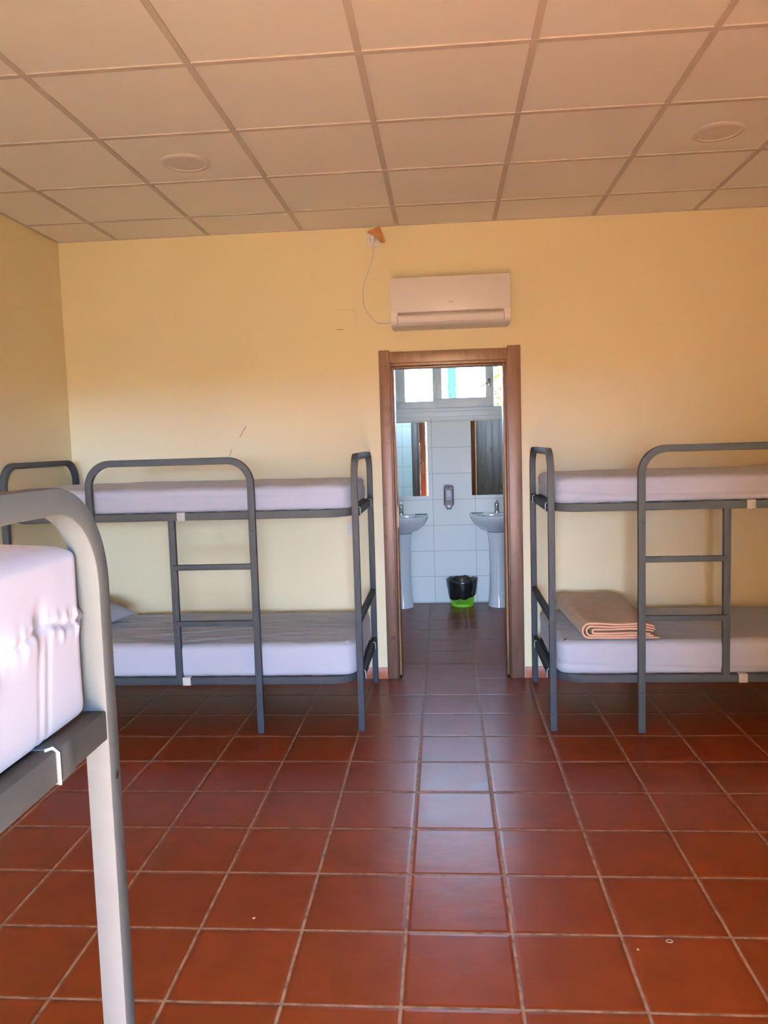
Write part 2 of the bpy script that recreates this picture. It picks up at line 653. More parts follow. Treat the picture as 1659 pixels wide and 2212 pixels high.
# ------------------------------------------------------------------ bathroom shell
BH = 2.55
wall_with_hole('wall_bathroom_front', BX0, BX1, WT - 0.012, WT, 0, BH, [(2.315, 3.08, 0, 2.06)], M['bathtile'])
WX0, WX1, WZ0, WZ1 = 1.80, 3.70, 1.80, 2.38
wb_ = wall_with_hole('wall_bathroom_back', BX0, BX1, BY, BY + 0.2, 0, BH, [(WX0, WX1, 1.78, WZ1)], M['plaster'])
bm = bmesh.new()
box(bm, BX0, BX1, BY - 0.008, BY, 0, 1.750)
tl = obj('wall_tiling', bm, M['bathtile'], wb_)
boxobj('tile_trim', (BX0, BX1, BY - 0.012, BY, 1.750, 1.760), M['pvc'], wb_)
boxobj('added_sun_screen', (BX0 - 2, BX1 + 2, BY + 0.02, BY + 0.2, BH + 0.05, 3.8), M['plaster'], wb_)  # unseen, added to keep the sun off the outdoor post and tree
struct(boxobj('wall_bathroom_left', (BX0 - 0.1, BX0, WT - 0.01, BY + 0.2, 0, BH), M['bathtile_y']))
struct(boxobj('wall_bathroom_right', (BX1, BX1 + 0.1, WT - 0.01, BY + 0.2, 0, BH), M['bathtile_y']))
struct(boxobj('ceiling_bathroom', (BX0 - 0.1, BX1 + 0.1, WT - 0.01, BY + 0.2, BH, BH + 0.05), M['plaster']))

# window above the basins
win = struct(empty('window_1', (2.75, BY, 1.76)))
def wpart(name, dims, mat, parent=None, bev=0.003):
    x0, x1, y0, y1, z0, z1 = dims
    return boxobj(name, (x0 - 2.75, x1 - 2.75, y0 - BY, y1 - BY, z0 - 1.76, z1 - 1.76), mat, parent or win, bev=bev)
wpart('window_sill', (WX0 - 0.02, WX1 + 0.02, BY - 0.022, BY + 0.05, 1.762, 1.815), M['pvc'])
def ringpart(name, x0, x1, z0, z1, y0, y1, l, r, b, t_, mat, parent=None):
    bm = bmesh.new()
    ox, oy, oz = 2.75, BY, 1.76
    for d in ((x0, x1, z0, z0 + b), (x0, x1, z1 - t_, z1), (x0, x0 + l, z0 + b, z1 - t_), (x1 - r, x1, z0 + b, z1 - t_)):
        box(bm, d[0] - ox, d[1] - ox, y0 - oy, y1 - oy, d[2] - oz, d[3] - oz, bev=0.003)
    return obj(name, bm, mat, parent or win, auto=35)
ringpart('window_frame', WX0, WX1, 1.815, WZ1, BY - 0.004, BY + 0.06, 0.04, 0.04, 0.035, 0.04, M['pvc'])
s1 = ringpart('sash', 2.245, 2.612, 1.847, 2.345, BY - 0.022, BY + 0.03, 0.063, 0.048, 0.064, 0.06, M['pvc'])
s2 = ringpart('sash', 2.600, 3.128, 1.847, 2.345, BY - 0.030, BY + 0.03, 0.051, 0.073, 0.086, 0.06, M['pvc'])
s0 = ringpart('sash', 1.84, 2.245, 1.847, 2.345, BY - 0.010, BY + 0.03, 0.06, 0.04, 0.064, 0.06, M['pvc'])
s3 = ringpart('sash', 3.1285, 3.66, 1.830, 2.345, BY - 0.006, BY + 0.03, 0.004, 0.05, 0.014, 0.05, M['pvc'])
for s, (a, b, c, d) in ((s1, (2.305, 2.567, 1.917, 2.288)), (s2, (2.649, 3.058, 1.934, 2.288)), (s0, (1.898, 2.208, 1.917, 2.288)), (s3, (3.131, 3.612, 1.842, 2.297))):
    wpart('pane', (a, b, BY + 0.004, BY + 0.008, c, d), M['glass'], s, 0)
# handles
bm = bmesh.new()
box(bm, 2.268 - 2.75, 2.286 - 2.75, -0.034, -0.022, 2.02 - 1.76, 2.09 - 1.76, bev=0.003)
box(bm, 2.270 - 2.75, 2.284 - 2.75, -0.050, -0.034, 1.99 - 1.76, 2.10 - 1.76, bev=0.004)
obj('window_handle', bm, M['pvc'], s1, auto=40)
bm = bmesh.new()
box(bm, 3.075 - 2.75, 3.10 - 2.75, -0.042, -0.030, 2.03 - 1.76, 2.10 - 1.76, bev=0.003)
sweep(bm, [(3.088 - 2.75, -0.05, 2.062 - 1.76), (3.04 - 2.75, -0.052, 2.045 - 1.76), (2.995 - 2.75, -0.056, 2.015 - 1.76)], (0, 1, 0), 0.010, 0.011, 0.003)
obj('window_handle', bm, M['brass'], s2, auto=40)

# ------------------------------------------------------------------ bathroom things
def mirror(x0, x1, z0, z1, label):
    root = empty('wall_mirror', ((x0 + x1) / 2, BY - 0.008, z0))
    w = (x1 - x0) / 2
    boxobj('mirror_glass', (-w, w, -0.008, -0.004, 0, z1 - z0), M['mirror'], root)
    boxobj('backing', (-w, w, -0.004, -0.0002, 0, z1 - z0), M['acside'], root)
    tag(root, label, 'mirror', 'mirrors above the two basins')
mirror(1.985, 2.499, 1.025, 1.715, 'frameless wall mirror on white tiles, left of the soap dispenser')
mirror(2.910, 3.42, 1.022, 1.715, 'frameless wall mirror reflecting a brown wooden door, right of the soap dispenser')


def dshape(rx, depth, n=28):
    """D outline: straight side on the wall, round side to the room (towards -y)"""
    pts = []
    for k in range(n + 1):
        a = pi * k / n
        pts.append((rx * cos(a) * (1 - 0.05 * sin(a) ** 2), -depth * sin(a) ** 0.85))
    return pts


def basin(x, label):
    root = empty('washbasin', (x, BY - 0.008, 0))
    bm = bmesh.new()
    rings = []
    for rx, dp, z, yo in ((0.055, 0.11, 0.682, -0.10), (0.085, 0.19, 0.686, -0.06), (0.155, 0.29, 0.710, -0.03), (0.21, 0.365, 0.750, -0.01), (0.243, 0.41, 0.80, 0), (0.252, 0.425, 0.835, 0), (0.250, 0.425, 0.850, 0), (0.243, 0.415, 0.855, 0), (0.215, 0.375, 0.848, -0.10 * 0), (0.19, 0.33, 0.81, -0.03), (0.13, 0.25, 0.765, -0.06), (0.03, 0.14, 0.745, -0.10)):
        pts = dshape(rx, dp)
        back = -0.0 + yo
        ring = [bm.verts.new((px, py + 0 if yo == 0 else py * 0.85 + yo, z)) for px, py in pts]
        rings.append(ring)
    n = len(rings[0])
    for A, B in zip(rings, rings[1:]):
        for j in range(n - 1):
            bm.faces.new((A[j], A[j + 1], B[j + 1], B[j]))
        bm.faces.new((A[n - 1], A[0], B[0], B[n - 1]))
    bm.faces.new(rings[0])
    bm.faces.new(rings[-1])
    # deck behind the bowl for the tap
    box(bm, -0.13, 0.13, -0.11, -0.001, 0.80, 0.857, bev=0.01, seg=3)
    obj('basin', bm, M['porcelain'], root, auto=50)
    bm = bmesh.new()
    lathe(bm, [(0.098, 0.0), (0.094, 0.03), (0.083, 0.12), (0.078, 0.35), (0.080, 0.55), (0.095, 0.69)], c=(0, -0.155, 0), n=28, sx=1.0, sy=1.15)
    obj('pedestal', bm, M['porcelain'], root, auto=50)
    bm = bmesh.new()
    lathe(bm, [(0.024, 0.0), (0.022, 0.02), (0.021, 0.07), (0.023, 0.085), (0.016, 0.095)], c=(0, -0.065, 0.857), n=16)
    tube(bm, [(0, -0.07, 0.895), (0, -0.12, 0.905), (0, -0.165, 0.897), (0, -0.172, 0.88)], [0.014, 0.012, 0.011, 0.011], 12)
    f = obj('faucet', bm, M['chrome'], root, auto=50)
    bm = bmesh.new()
    tube(bm, [(0, -0.058, 0.952), (0, -0.09, 0.962), (0, -0.13, 0.972)], [0.010, 0.007, 0.006], 10)
    obj('lever', bm, M['chrome'], f, auto=50)
    tag(root, label, 'sink', 'washbasins in the bathroom')
basin(2.245, 'white pedestal washbasin left of the bin, half hidden by the door frame')
basin(3.135, 'white pedestal washbasin with chrome tap, right of the bin')

# soap dispenser
root = empty('soap_dispenser', (2.693, BY - 0.008, 0.90))
bm = bmesh.new()
pts = [(-0.047, 0.045), (-0.047, 0.205), (-0.040, 0.222), (0.040, 0.222), (0.047, 0.205), (0.047, 0.045), (0.028, 0.018), (0.018, 0.0), (-0.018, 0.0), (-0.028, 0.018)]
prism(bm, pts, 'y', -0.075, -0.0005)
bmesh.ops.bevel(bm, geom=[e for e in bm.edges if all(v.co.y < -0.07 for v in e.verts)], offset=0.012, segments=3, affect='EDGES')
obj('housing', bm, M['smoke'], root, auto=40)
boxobj('viewing_window', (-0.033, 0.033, -0.084, -0.070, 0.075, 0.185), M['soap'], root, bev=0.008, seg=3)
bm = bmesh.new()
r_ = bmesh.ops.create_uvsphere(bm, u_segments=16, v_segments=8, radius=0.009)
for v in bm.verts:
    v.co = Vector((v.co.x, -0.079 + v.co.y, 0.198 + v.co.z))
obj('lock_button', bm, M['chrome'], root, smooth=True)
bm = bmesh.new()
bmesh.ops.create_uvsphere(bm, u_segments=20, v_segments=10, radius=1)
for v in bm.verts:
    v.co = Vector((v.co.x * 0.019, -0.076 + v.co.y * 0.014, 0.026 + v.co.z * 0.017))
obj('push_button', bm, M['porcelain'], root, smooth=True)
tag(root, 'smoked grey soap dispenser on the white tiles between the mirrors', 'soap dispenser')

# bin and bag
BC = (2.797, 2.262, 0.0)
root = empty('waste_basket', BC)
bm = bmesh.new()
lathe(bm, [(0.098, 0.0), (0.103, 0.004), (0.106, 0.032), (0.1045, 0.032), (0.100, 0.006), (0.02, 0.005)], n=40)
obj('base', bm, M['green'], root, auto=45)
bm = bmesh.new()
def rad_at(z):
    return 0.104 + (0.130 - 0.104) * (z - 0.03) / 0.22
for k in range(48):
    a = 2 * pi * k / 48
    tube(bm, [(rad_at(0.028) * cos(a), rad_at(0.028) * sin(a), 0.028), (rad_at(0.235) * cos(a), rad_at(0.235) * sin(a), 0.235)], 0.0028, 5)
for z in [0.044 + 0.0125 * i for i in range(6)] + [0.235]:
    sweep(bm, [(rad_at(z) * cos(2 * pi * k / 40), rad_at(z) * sin(2 * pi * k / 40), z) for k in range(40)], (0, 0, 1), 0.0045, 0.004, 0.0015, closed=True, n=1)
obj('lattice_side', bm, M['green'], root)
tag(root, 'lime green lattice waste basket standing on the bathroom floor', 'bin')
bm = bmesh.new()
def bagfn(p, a, i):
    nz = noise.noise(Vector((cos(a) * 2.2, sin(a) * 2.2, i * 0.45)))
    nz2 = noise.noise(Vector((cos(a) * 6, sin(a) * 6, i * 1.3 + 9)))
    k = 1 + 0.035 * nz + 0.03 * nz2
    dz = (0.014 * nz + 0.006 * nz2)
    if i <= 1:
        dz += 0.020 * sin(a * 1.0 + 0.9)
    return Vector((p.x * k, p.y * k, p.z + dz))
lathe(bm, [(0.118, 0.092), (0.121, 0.096), (0.128, 0.11), (0.134, 0.15), (0.140, 0.19), (0.143, 0.225), (0.143, 0.248), (0.137, 0.258), (0.128, 0.250), (0.118, 0.215), (0.108, 0.15), (0.098, 0.08), (0.09, 0.012)], n=64, fn=bagfn, cap0=False)
o = obj('bin_bag', bm, M['bag'], smooth=True, loc=BC)
tag(o, 'black plastic bag lining the green waste basket, folded over its rim', 'bin bag')

# ------------------------------------------------------------------ air conditioner, socket, cable, board
root = empty('air_conditioner', (2.718, 0, 2.236))
hw = 0.3585
bm = bmesh.new()
pr = [(-0.001, 0.0), (-0.13, 0.0), (-0.165, 0.006), (-0.182, 0.020), (-0.189, 0.045), (-0.190, 0.085), (-0.190, 0.280), (-0.180, 0.291), (-0.001, 0.292)]
prism(bm, pr, 'x', -hw, hw)
bmesh.ops.bevel(bm, geom=[e for e in bm.edges if abs(e.verts[0].co.x - e.verts[1].co.x) < 1e-6], offset=0.006, segments=2, affect='EDGES')
obj('body', bm, M['ac'], root, auto=40)
boxobj('front_panel', (-hw + 0.004, hw - 0.004, -0.1965, -0.188, 0.086, 0.289), M['ac'], root, bev=0.003)
boxobj('air_outlet', (-0.320, 0.321, -0.1915, -0.16, 0.066, 0.083), M['acdark'], root, bev=0.003)
bm = bmesh.new()
box(bm, -0.322, -0.3185, -0.1905, -0.17, 0.018, 0.066)
box(bm, 0.3195, 0.323, -0.1905, -0.17, 0.018, 0.066)
box(bm, -0.322, 0.323, -0.1908, -0.17, 0.0605, 0.0625)
obj('louver_gap', bm, M['acdark'], root)
bm = bmesh.new()
prism(bm, [(-0.172, 0.014), (-0.184, 0.022), (-0.192, 0.040), (-0.1925, 0.0605), (-0.186, 0.0605), (-0.176, 0.022)], 'x', -0.317, 0.318)
obj('louver', bm, M['acside'], root, auto=30)
def text_mesh(name, s, size, mat, parent, loc, rot, depth=0.0004):
    cu = bpy.data.curves.new(name, 'FONT')
    cu.body = s
    cu.size = size
    cu.extrude = depth
    cu.align_x = 'CENTER'
    cu.align_y = 'CENTER'
    tmp = bpy.data.objects.new(name + '_tmp', cu)
    COL.objects.link(tmp)
    bpy.context.view_layer.update()
    dg = bpy.context.evaluated_depsgraph_get()
    me = bpy.data.meshes.new_from_object(tmp.evaluated_get(dg))
    bpy.data.objects.remove(tmp, do_unlink=True)
    o = link(name, me, mat, parent)
    o.location = loc
    o.rotation_euler = rot
    return o
text_mesh('logo', 'CTR', 0.017, M['logo'], root, (0.003, -0.1968, 0.134), (radians(90), 0, 0))
tag(root, 'white wall-mounted air conditioner above the bathroom doorway', 'air conditioner')

root = empty('wall_socket', (2.250, 0, 2.808))
boxobj('cover_plate', (-0.041, 0.041, -0.009, -0.0005, -0.044, 0.044), M['white'], root, bev=0.003)
bm = bmesh.new()
sweep(bm, [(0.023 * cos(2 * pi * k / 24), -0.010, 0.023 * sin(2 * pi * k / 24)) for k in range(24)], (0, 1, 0), 0.004, 0.003, 0.001, closed=True, n=1)
obj('socket_rim', bm, M['acside'], root, auto=40)
tag(root, 'white square wall socket just below the ceiling, left of the air conditioner', 'socket')

root = empty('power_cord', (2.248, -0.011, 2.810))
bm = bmesh.new()
r_ = bmesh.ops.create_cone(bm, cap_ends=True, segments=24, radius1=0.0185, radius2=0.014, depth=0.024, matrix=Matrix.Rotation(radians(90), 4, 'X') @ Matrix.Translation((0, 0, 0.012)))
box(bm, -0.007, 0.009, -0.022, -0.008, -0.030, -0.005, bev=0.003)
obj('plug', bm, M['white'], root, auto=40)
bm = bmesh.new()
cp = [(2.250, 2.784), (2.251, 2.738), (2.235, 2.665), (2.207, 2.592), (2.182, 2.518), (2.176, 2.458), (2.188, 2.381), (2.222, 2.327), (2.259, 2.295), (2.296, 2.284), (2.364, 2.288)]
def catmull(P, n=6):
    out = []
    for i in range(len(P) - 1):
        p0, p1, p2, p3 = P[max(i - 1, 0)], P[i], P[i + 1], P[min(i + 2, len(P) - 1)]
        for k in range(n):
            t = k / n
            out.append(0.5 * ((2 * p1) + (-p0 + p2) * t + (2 * p0 - 5 * p1 + 4 * p2 - p3) * t * t + (-p0 + 3 * p1 - 3 * p2 + p3) * t ** 3))
    out.append(P[-1])
    return out
P = catmull([Vector((x - 2.248, -0.012, z - 2.810)) for x, z in cp])
tube(bm, P, 0.0038, 10)
obj('cable', bm, M['white'], root, smooth=True)
tag(root, 'thin white power cord hanging from the high socket to the air conditioner', 'cord')

bm = bmesh.new()
fp = [(2.216, 2.847), (2.289, 2.8715), (2.298, 2.871), (2.328, 2.782), (2.323, 2.774), (2.301, 2.777), (2.27, 2.813), (2.247, 2.827), (2.222, 2.837)]
A = [bm.verts.new((x, -0.046 + 0.25 * (z - 2.78) * 0.4, z)) for x, z in fp]
B = [bm.verts.new((x, -0.040 + 0.25 * (z - 2.78) * 0.4, z)) for x, z in fp]
n = len(A)
for i in range(n):
    bm.faces.new((A[i], A[(i + 1) % n], B[(i + 1) % n], B[i]))
bm.faces.new(A)
bm.faces.new(B)
o = obj('broken_board_piece', bm, M['board'])
tag(o, 'small angular orange-brown board piece stuck over the high wall socket', 'board')

root = empty('light_switch', (2.068, 0, 0.998))
boxobj('cover_plate', (-0.040, 0.040, -0.009, -0.0005, -0.040, 0.040), M['white'], root, bev=0.003)
boxobj('rocker', (-0.025, 0.025, -0.013, -0.008, -0.026, 0.026), M['white'], root, bev=0.002)
tag(root, 'white square switch plate on the wall behind the corner post of the left bunk', 'switch')

# ------------------------------------------------------------------ ceiling lamps
def downlight(x, y, label):
    root = empty('ceiling_light', (x, y, H))
    bm = bmesh.new()
    lathe(bm, [(0.113, 0.0), (0.114, -0.004), (0.108, -0.010), (0.092, -0.011), (0.088, -0.006), (0.088, 0.0)], n=48, cap0=False, cap1=False)
    obj('rim', bm, M['light'], root, auto=50)
    bm = bmesh.new()
    lathe(bm, [(0.0895, -0.002), (0.0890, -0.0075), (0.02, -0.0080)], n=48, cap0=True)
    obj('diffuser', bm, M['diff'], root, auto=50)
    tag(root, label, 'ceiling light', 'round lights in the suspended ceiling')
downlight(1.480, -1.272, 'round unlit ceiling light on the left, above the left bunk bed')
downlight(3.917, -1.272, 'round unlit ceiling light on the right, above the right bunk bed')

# ------------------------------------------------------------------ bunk beds
BL, BW = 1.955, 0.885     # bed length (x) and width (y)
Z_UP, Z_LO = 1.179, 0.279
TH = 0.042


def end_frame(root, xs, clip_side, zt=1.472):
    """inverted U at x = xs (centre), with three crossbars"""
    bm = bmesh.new()
    r = 0.12
    y0, y1 = 0.0175, BW - 0.0175
    path = [Vector((xs, y0, 0.0))]
    path += arc((xs, y0 + r, zt - r), (0, -1, 0), (0, 0, 1), r, 0, 90, 12)
    path += arc((xs, y1 - r, zt - r), (0, 0, 1), (0, 1, 0), r, 0, 90, 12)
    path += [Vector((xs, y1, 0.0))]
    sweep(bm, path, (1, 0, 0), 0.034, 0.033, 0.0025, n=2)
    f = obj('end_frame', bm, M['frame'], root, auto=40)
    for z, h in ((Z_UP - 0.002, 0.040), (0.597, 0.034), (Z_LO, 0.042)):
        bm = bmesh.new()
        box(bm, xs - 0.015, xs + 0.015, y0 + 0.014, y1 - 0.014, z - h / 2, z + h / 2, bev=0.002)
        cb = obj('crossbar', bm, M['frame'], f, auto=40)
        if z != 0.597:
            for yc in (0.13, BW - 0.15):
                bm = bmesh.new()
                box(bm, xs - 0.017, xs + 0.017, yc - 0.022, yc + 0.022, z - h / 2 - 0.002, z + h / 2 + 0.002, bev=0.002)
                obj('clip', bm, M['frame'], f, auto=40)
                s = clip_side
                bm = bmesh.new()
                xx = xs + s * 0.0185
                tube(bm, [(xs + s * 0.006, yc - 0.030, z + h / 2 + 0.003), (xs + s * 0.012, yc - 0.023, z + h / 2 + 0.004), (xx, yc - 0.022, z + h / 2 - 0.002), (xx, yc - 0.022, z - h / 2 - 0.001)], 0.0018, 8)
                obj('clip_wire', bm, M['wire'], f, smooth=True)
    return f


def bed_base(root, z, clips):
    bm = bmesh.new()
    r = 0.13
    x0, x1, y0, y1 = 0.050, BL - 0.050, 0.015, BW - 0.015
    path = []
    X, Y = Vector((1, 0, 0)), Vector((0, 1, 0))
    path += arc((x1 - r, y0 + r, z), -Y, X, r, 0, 90, 10)
    path += arc((x1 - r, y1 - r, z), X, Y, r, 0, 90, 10)
    path += arc((x0 + r, y1 - r, z), Y, -X, r, 0, 90, 10)
    path += arc((x0 + r, y0 + r, z), -X, -Y, r, 0, 90, 10)
    sweep(bm, path, (0, 0, 1), TH, 0.030, 0.004, closed=True)
    b = obj('bed_base', bm, M['frame'], root, auto=40)
    bm = bmesh.new()
    for k in range(1, 14):
        x = x0 + (x1 - x0) * k / 14
        box(bm, x - 0.02, x + 0.02, y0 + 0.01, y1 - 0.01, z + 0.004, z + 0.014)
    obj('slats', bm, M['frame'], b)
    for xc in clips:
        boxobj('clip', (xc - 0.022, xc + 0.022, -0.003, 0.033, z - 0.0225, z + 0.0225), M['clip'], b, bev=0.002)['label'] = 'pale grey plastic clip'
    return b


def bunk(g0, g1, gl, cu, cl, zt=1.472):
    """g0: short upright of the guard, g1: long post, gl: ladder post"""
    root = empty('bunk_bed', (0, 0, 0))
    end_frame(root, 0.017, -1, zt)
    end_frame(root, BL - 0.017, 1, zt)
    bed_base(root, Z_UP, [cu])
    bed_base(root, Z_LO, [cl])
    bm = bmesh.new()
    r = 0.125
    s = 1 if g1 > g0 else -1
    X, Zv = Vector((s, 0, 0)), Vector((0, 0, 1))
    y = -0.0145
    path = [Vector((g0, y, Z_UP - 0.021))]
    path += arc((g0 + s * r, y, zt - r), -X, Zv, r, 0, 90, 12)
    path += arc((g1 - s * r, y, zt - r), Zv, X, r, 0, 90, 12)
    path += [Vector((g1, y, 0.0))]
    sweep(bm, path, (0, 1, 0), 0.030, 0.036, 0.0035)
    gr = obj('guard_rail', bm, M['frame'], root, auto=40)
    for z in (1.10, 0.215):
        bm = bmesh.new()
        tube(bm, [(g1 + 0.003, -0.031, z), (g1 + 0.003, -0.0285, z)], 0.005, 12)
        obj('bolthole', bm, M['hole'], gr)['label'] = 'small dark disc for a bolt'  # flat disc, the shade of a hole put into its colour
    boxobj('ladder_post', (gl - 0.018, gl + 0.018, 0.0, 0.030, Z_LO + 0.015, Z_UP - 0.015), M['frame'], root, bev=0.004)
    a, b = sorted((gl, g1))
    for z in (0.905, 0.598):
        boxobj('ladder_rung', (a, b, -0.010, 0.014, z - 0.015, z + 0.015), M['frame'], root, bev=0.004)
    for x in (0.017, BL - 0.017):
        for z in (1.10, 0.215):
            d = 1 if x > 1 else -1
            for yy in (0.0175, BW - 0.0175):
                bm = bmesh.new()
                tube(bm, [(x + d * 0.0168, yy, z), (x + d * 0.0185, yy, z)], 0.0045, 12)
                obj('bolthole', bm, M['hole'], root)['label'] = 'small dark bolt disc'  # dark colour stands in for shade inside the post's hole
    return root


GRP = 'grey metal bunk beds'
OX, OY = 0.250, -0.945
bedA = bunk(0.762 - OX + 0.0, 1.643 - OX, 1.196 - OX, 1.253 - OX, 1.238 - OX)
bedA.location = (OX, OY, 0)
tag(bedA, 'grey tubular metal bunk bed standing left of the bathroom doorway, along the back wall', 'bunk bed', GRP)
OXB = 3.190
bedB = bunk(4.54 - OXB, 3.656 - OXB, 4.088 - OXB, 4.203 - OXB, 4.172 - OXB)
bedB.location = (OXB, -0.945, 0)
tag(bedB, 'grey tubular metal bunk bed standing right of the bathroom doorway', 'bunk bed', GRP)
bedC = bunk(0.762 - OX, 1.643 - OX, 1.196 - OX, 1.253 - OX, 1.238 - OX, zt=1.488)
OYC = -4.008 - BW + 0.0
bedC.location = (OX, OYC, 0)
tag(bedC, 'grey metal bunk bed nearest the viewer, cut off by the left edge', 'bunk bed', GRP)


# ------------------------------------------------------------------ mattresses
def mattress(name, L, W, T, loc, label, seed=0, step=0.02, seams=(), rnd=0.035, wr=0.004, crease=None, endfn=None, sidefn=None, crown=0.0):
    """rounded box on a fine grid with fitted-sheet wrinkles"""
    bm = bmesh.new()
    nx, ny, nz = int(L / step), int(W / step), max(6, int(T / (step * 0.75)))
    cache = {}
    def vert(i, j, k):
        key = (i, j, k)
        if key in cache:
            return cache[key]
        x, y, z = L * i / nx, W * j / ny, T * k / nz
        hx, hy, hz = L / 2, W / 2, T / 2
        p = Vector((x - hx, y - hy, z - hz))
        def rc(r):
            q = Vector((max(-hx + r, min(hx - r, p.x)), max(-hy + r, min(hy - r, p.y)), max(-hz + min(r, hz * 0.9), min(hz - min(r, hz * 0.9), p.z))))
            d = p - q
            return q, d
        # vertical corners are rounder than the horizontal edges
        r2 = rnd * 2.2
        qx, qy = max(-hx + r2, min(hx - r2, p.x)), max(-hy + r2, min(hy - r2, p.y))
        d2 = Vector((p.x - qx, p.y - qy))
        if d2.length > r2 and d2.length > 0:
            d2 = d2.normalized() * r2
            p.x, p.y = qx + d2.x, qy + d2.y
        # inset near the top and bottom edges
        e = hz - abs(p.z)
        if e < rnd:
            ins = rnd - math.sqrt(max(0, rnd * rnd - (rnd - e) ** 2))
            if p.z < 0:
                ins *= 0.35
            p.x *= (hx - ins) / hx
            p.y *= (hy - ins) / hy
        onside = (i in (0, nx)) or (j in (0, ny))
        nrm = Vector((0, 0, 0))
        if i == 0: nrm.x -= 1
        if i == nx: nrm.x += 1
        if j == 0: nrm.y -= 1
        if j == ny: nrm.y += 1
        if k == 0: nrm.z -= 1
        if k == nz: nrm.z += 1
        nrm.normalize()
        w = Vector((p.x, p.y, p.z))
        a = noise.noise(Vector((w.x * 2.2 + seed, w.y * 4.5, w.z * 3))) * wr * 1.3
        b = noise.noise(Vector((w.x * 7 + seed * 3, w.y * 22, w.z * 9 + w.x * 3))) * wr * 0.7
        c = abs(noise.noise(Vector((w.x * 3 + w.y * 5 + seed, w.y * 3 - w.x, w.z * 5)))) ** 1.0 * wr * 0.8
        disp = a + b - c
        if onside:
            disp += wr * 1.0 * noise.noise(Vector((w.x * 9 + w.z * 12 + seed, w.y * 9, w.z * 4)))
            zz = z + 0.006 * noise.noise(Vector((x * 1.5, y * 1.5, seed)))
            for s in seams:
                sz = s(x, y) if callable(s) else s
                d = (zz - sz) / max(0.006, step * 0.55)
                disp -= 0.009 * math.exp(-d * d)
        if crease and k == nz:
            disp += crease(x, y)
        if endfn and i == nx:
            disp += endfn(y, z)
        if sidefn and j == ny:
            disp += sidefn(z)
        if k == nz:
            # slight crown and soft sag along the edge
            u, v = abs(p.x / hx), abs(p.y / hy)
            disp += 0.006 * (1 - v ** 2)
            disp += crown * (1 - math.exp(-(L - x) / 0.06)) * (1 - v ** 8)
        p += nrm * disp
        if k == 0:
            p.z = -hz
        v = bm.verts.new(p + Vector((hx, hy, hz)))
        cache[key] = v
        return v
    def quad(a, b, c, d):
        bm.faces.new((a, b, c, d))
    for i in range(nx):
        for j in range(ny):
            quad(vert(i, j, nz), vert(i + 1, j, nz), vert(i + 1, j + 1, nz), vert(i, j + 1, nz))
            quad(vert(i, j, 0), vert(i, j + 1, 0), vert(i + 1, j + 1, 0), vert(i + 1, j, 0))
    for i in range(nx):
        for k in range(nz):
            quad(vert(i, 0, k), vert(i + 1, 0, k), vert(i + 1, 0, k + 1), vert(i, 0, k + 1))
            quad(vert(i, ny, k), vert(i, ny, k + 1), vert(i + 1, ny, k + 1), vert(i + 1, ny, k))
    for j in range(ny):
        for k in range(nz):
            quad(vert(0, j, k), vert(0, j, k + 1), vert(0, j + 1, k + 1), vert(0, j + 1, k))
            quad(vert(nx, j, k), vert(nx, j + 1, k), vert(nx, j + 1, k + 1), vert(nx, j, k + 1))
    o = obj(name, bm, M['sheet'], smooth=True, loc=loc)
    tag(o, label, 'mattress', 'mattresses in white fitted sheets')
    return o


ZT_U, ZT_L = Z_UP + TH / 2 + 0.001, Z_LO + TH / 2 + 0.001
def fold(x, y):
    # diagonal pulled creases in the sheet
    t = (y - 0.25 * x) * 14
    return 0.0065 * max(0, sin(t * 2.2)) ** 8 * max(0, 1 - abs(x - 0.9) / 0.8)
mattress('mattress', 1.875, 0.83, 0.130, (OX + 0.04, OY + 0.018, ZT_U), 'white-sheeted mattress on the upper level of the bunk left of the doorway', 1, step=0.012, seams=(0.088,), crease=fold)
mattress('mattress', 1.880, 0.83, 0.175, (OX + 0.04, OY + 0.018, ZT_L), 'white-sheeted mattress on the lower level of the bunk left of the doorway', 2, step=0.014, crease=fold)
mattress('mattress', 1.875, 0.83, 0.135, (OXB + 0.04, OY + 0.018, ZT_U), 'white-sheeted mattress on the upper level of the bunk right of the doorway', 3, step=0.012, wr=0.006, seams=(lambda x, y: 0.022 + 0.03 * math.exp(-x * 3),))
mattress('mattress', 1.880, 0.83, 0.175, (OXB + 0.04, OY + 0.018, ZT_L), 'white-sheeted lower mattress with a folded tan blanket on it', 4, step=0.014, wr=0.005, seams=(lambda x, y: 0.018 + 0.035 * math.exp(-x * 2.2),))


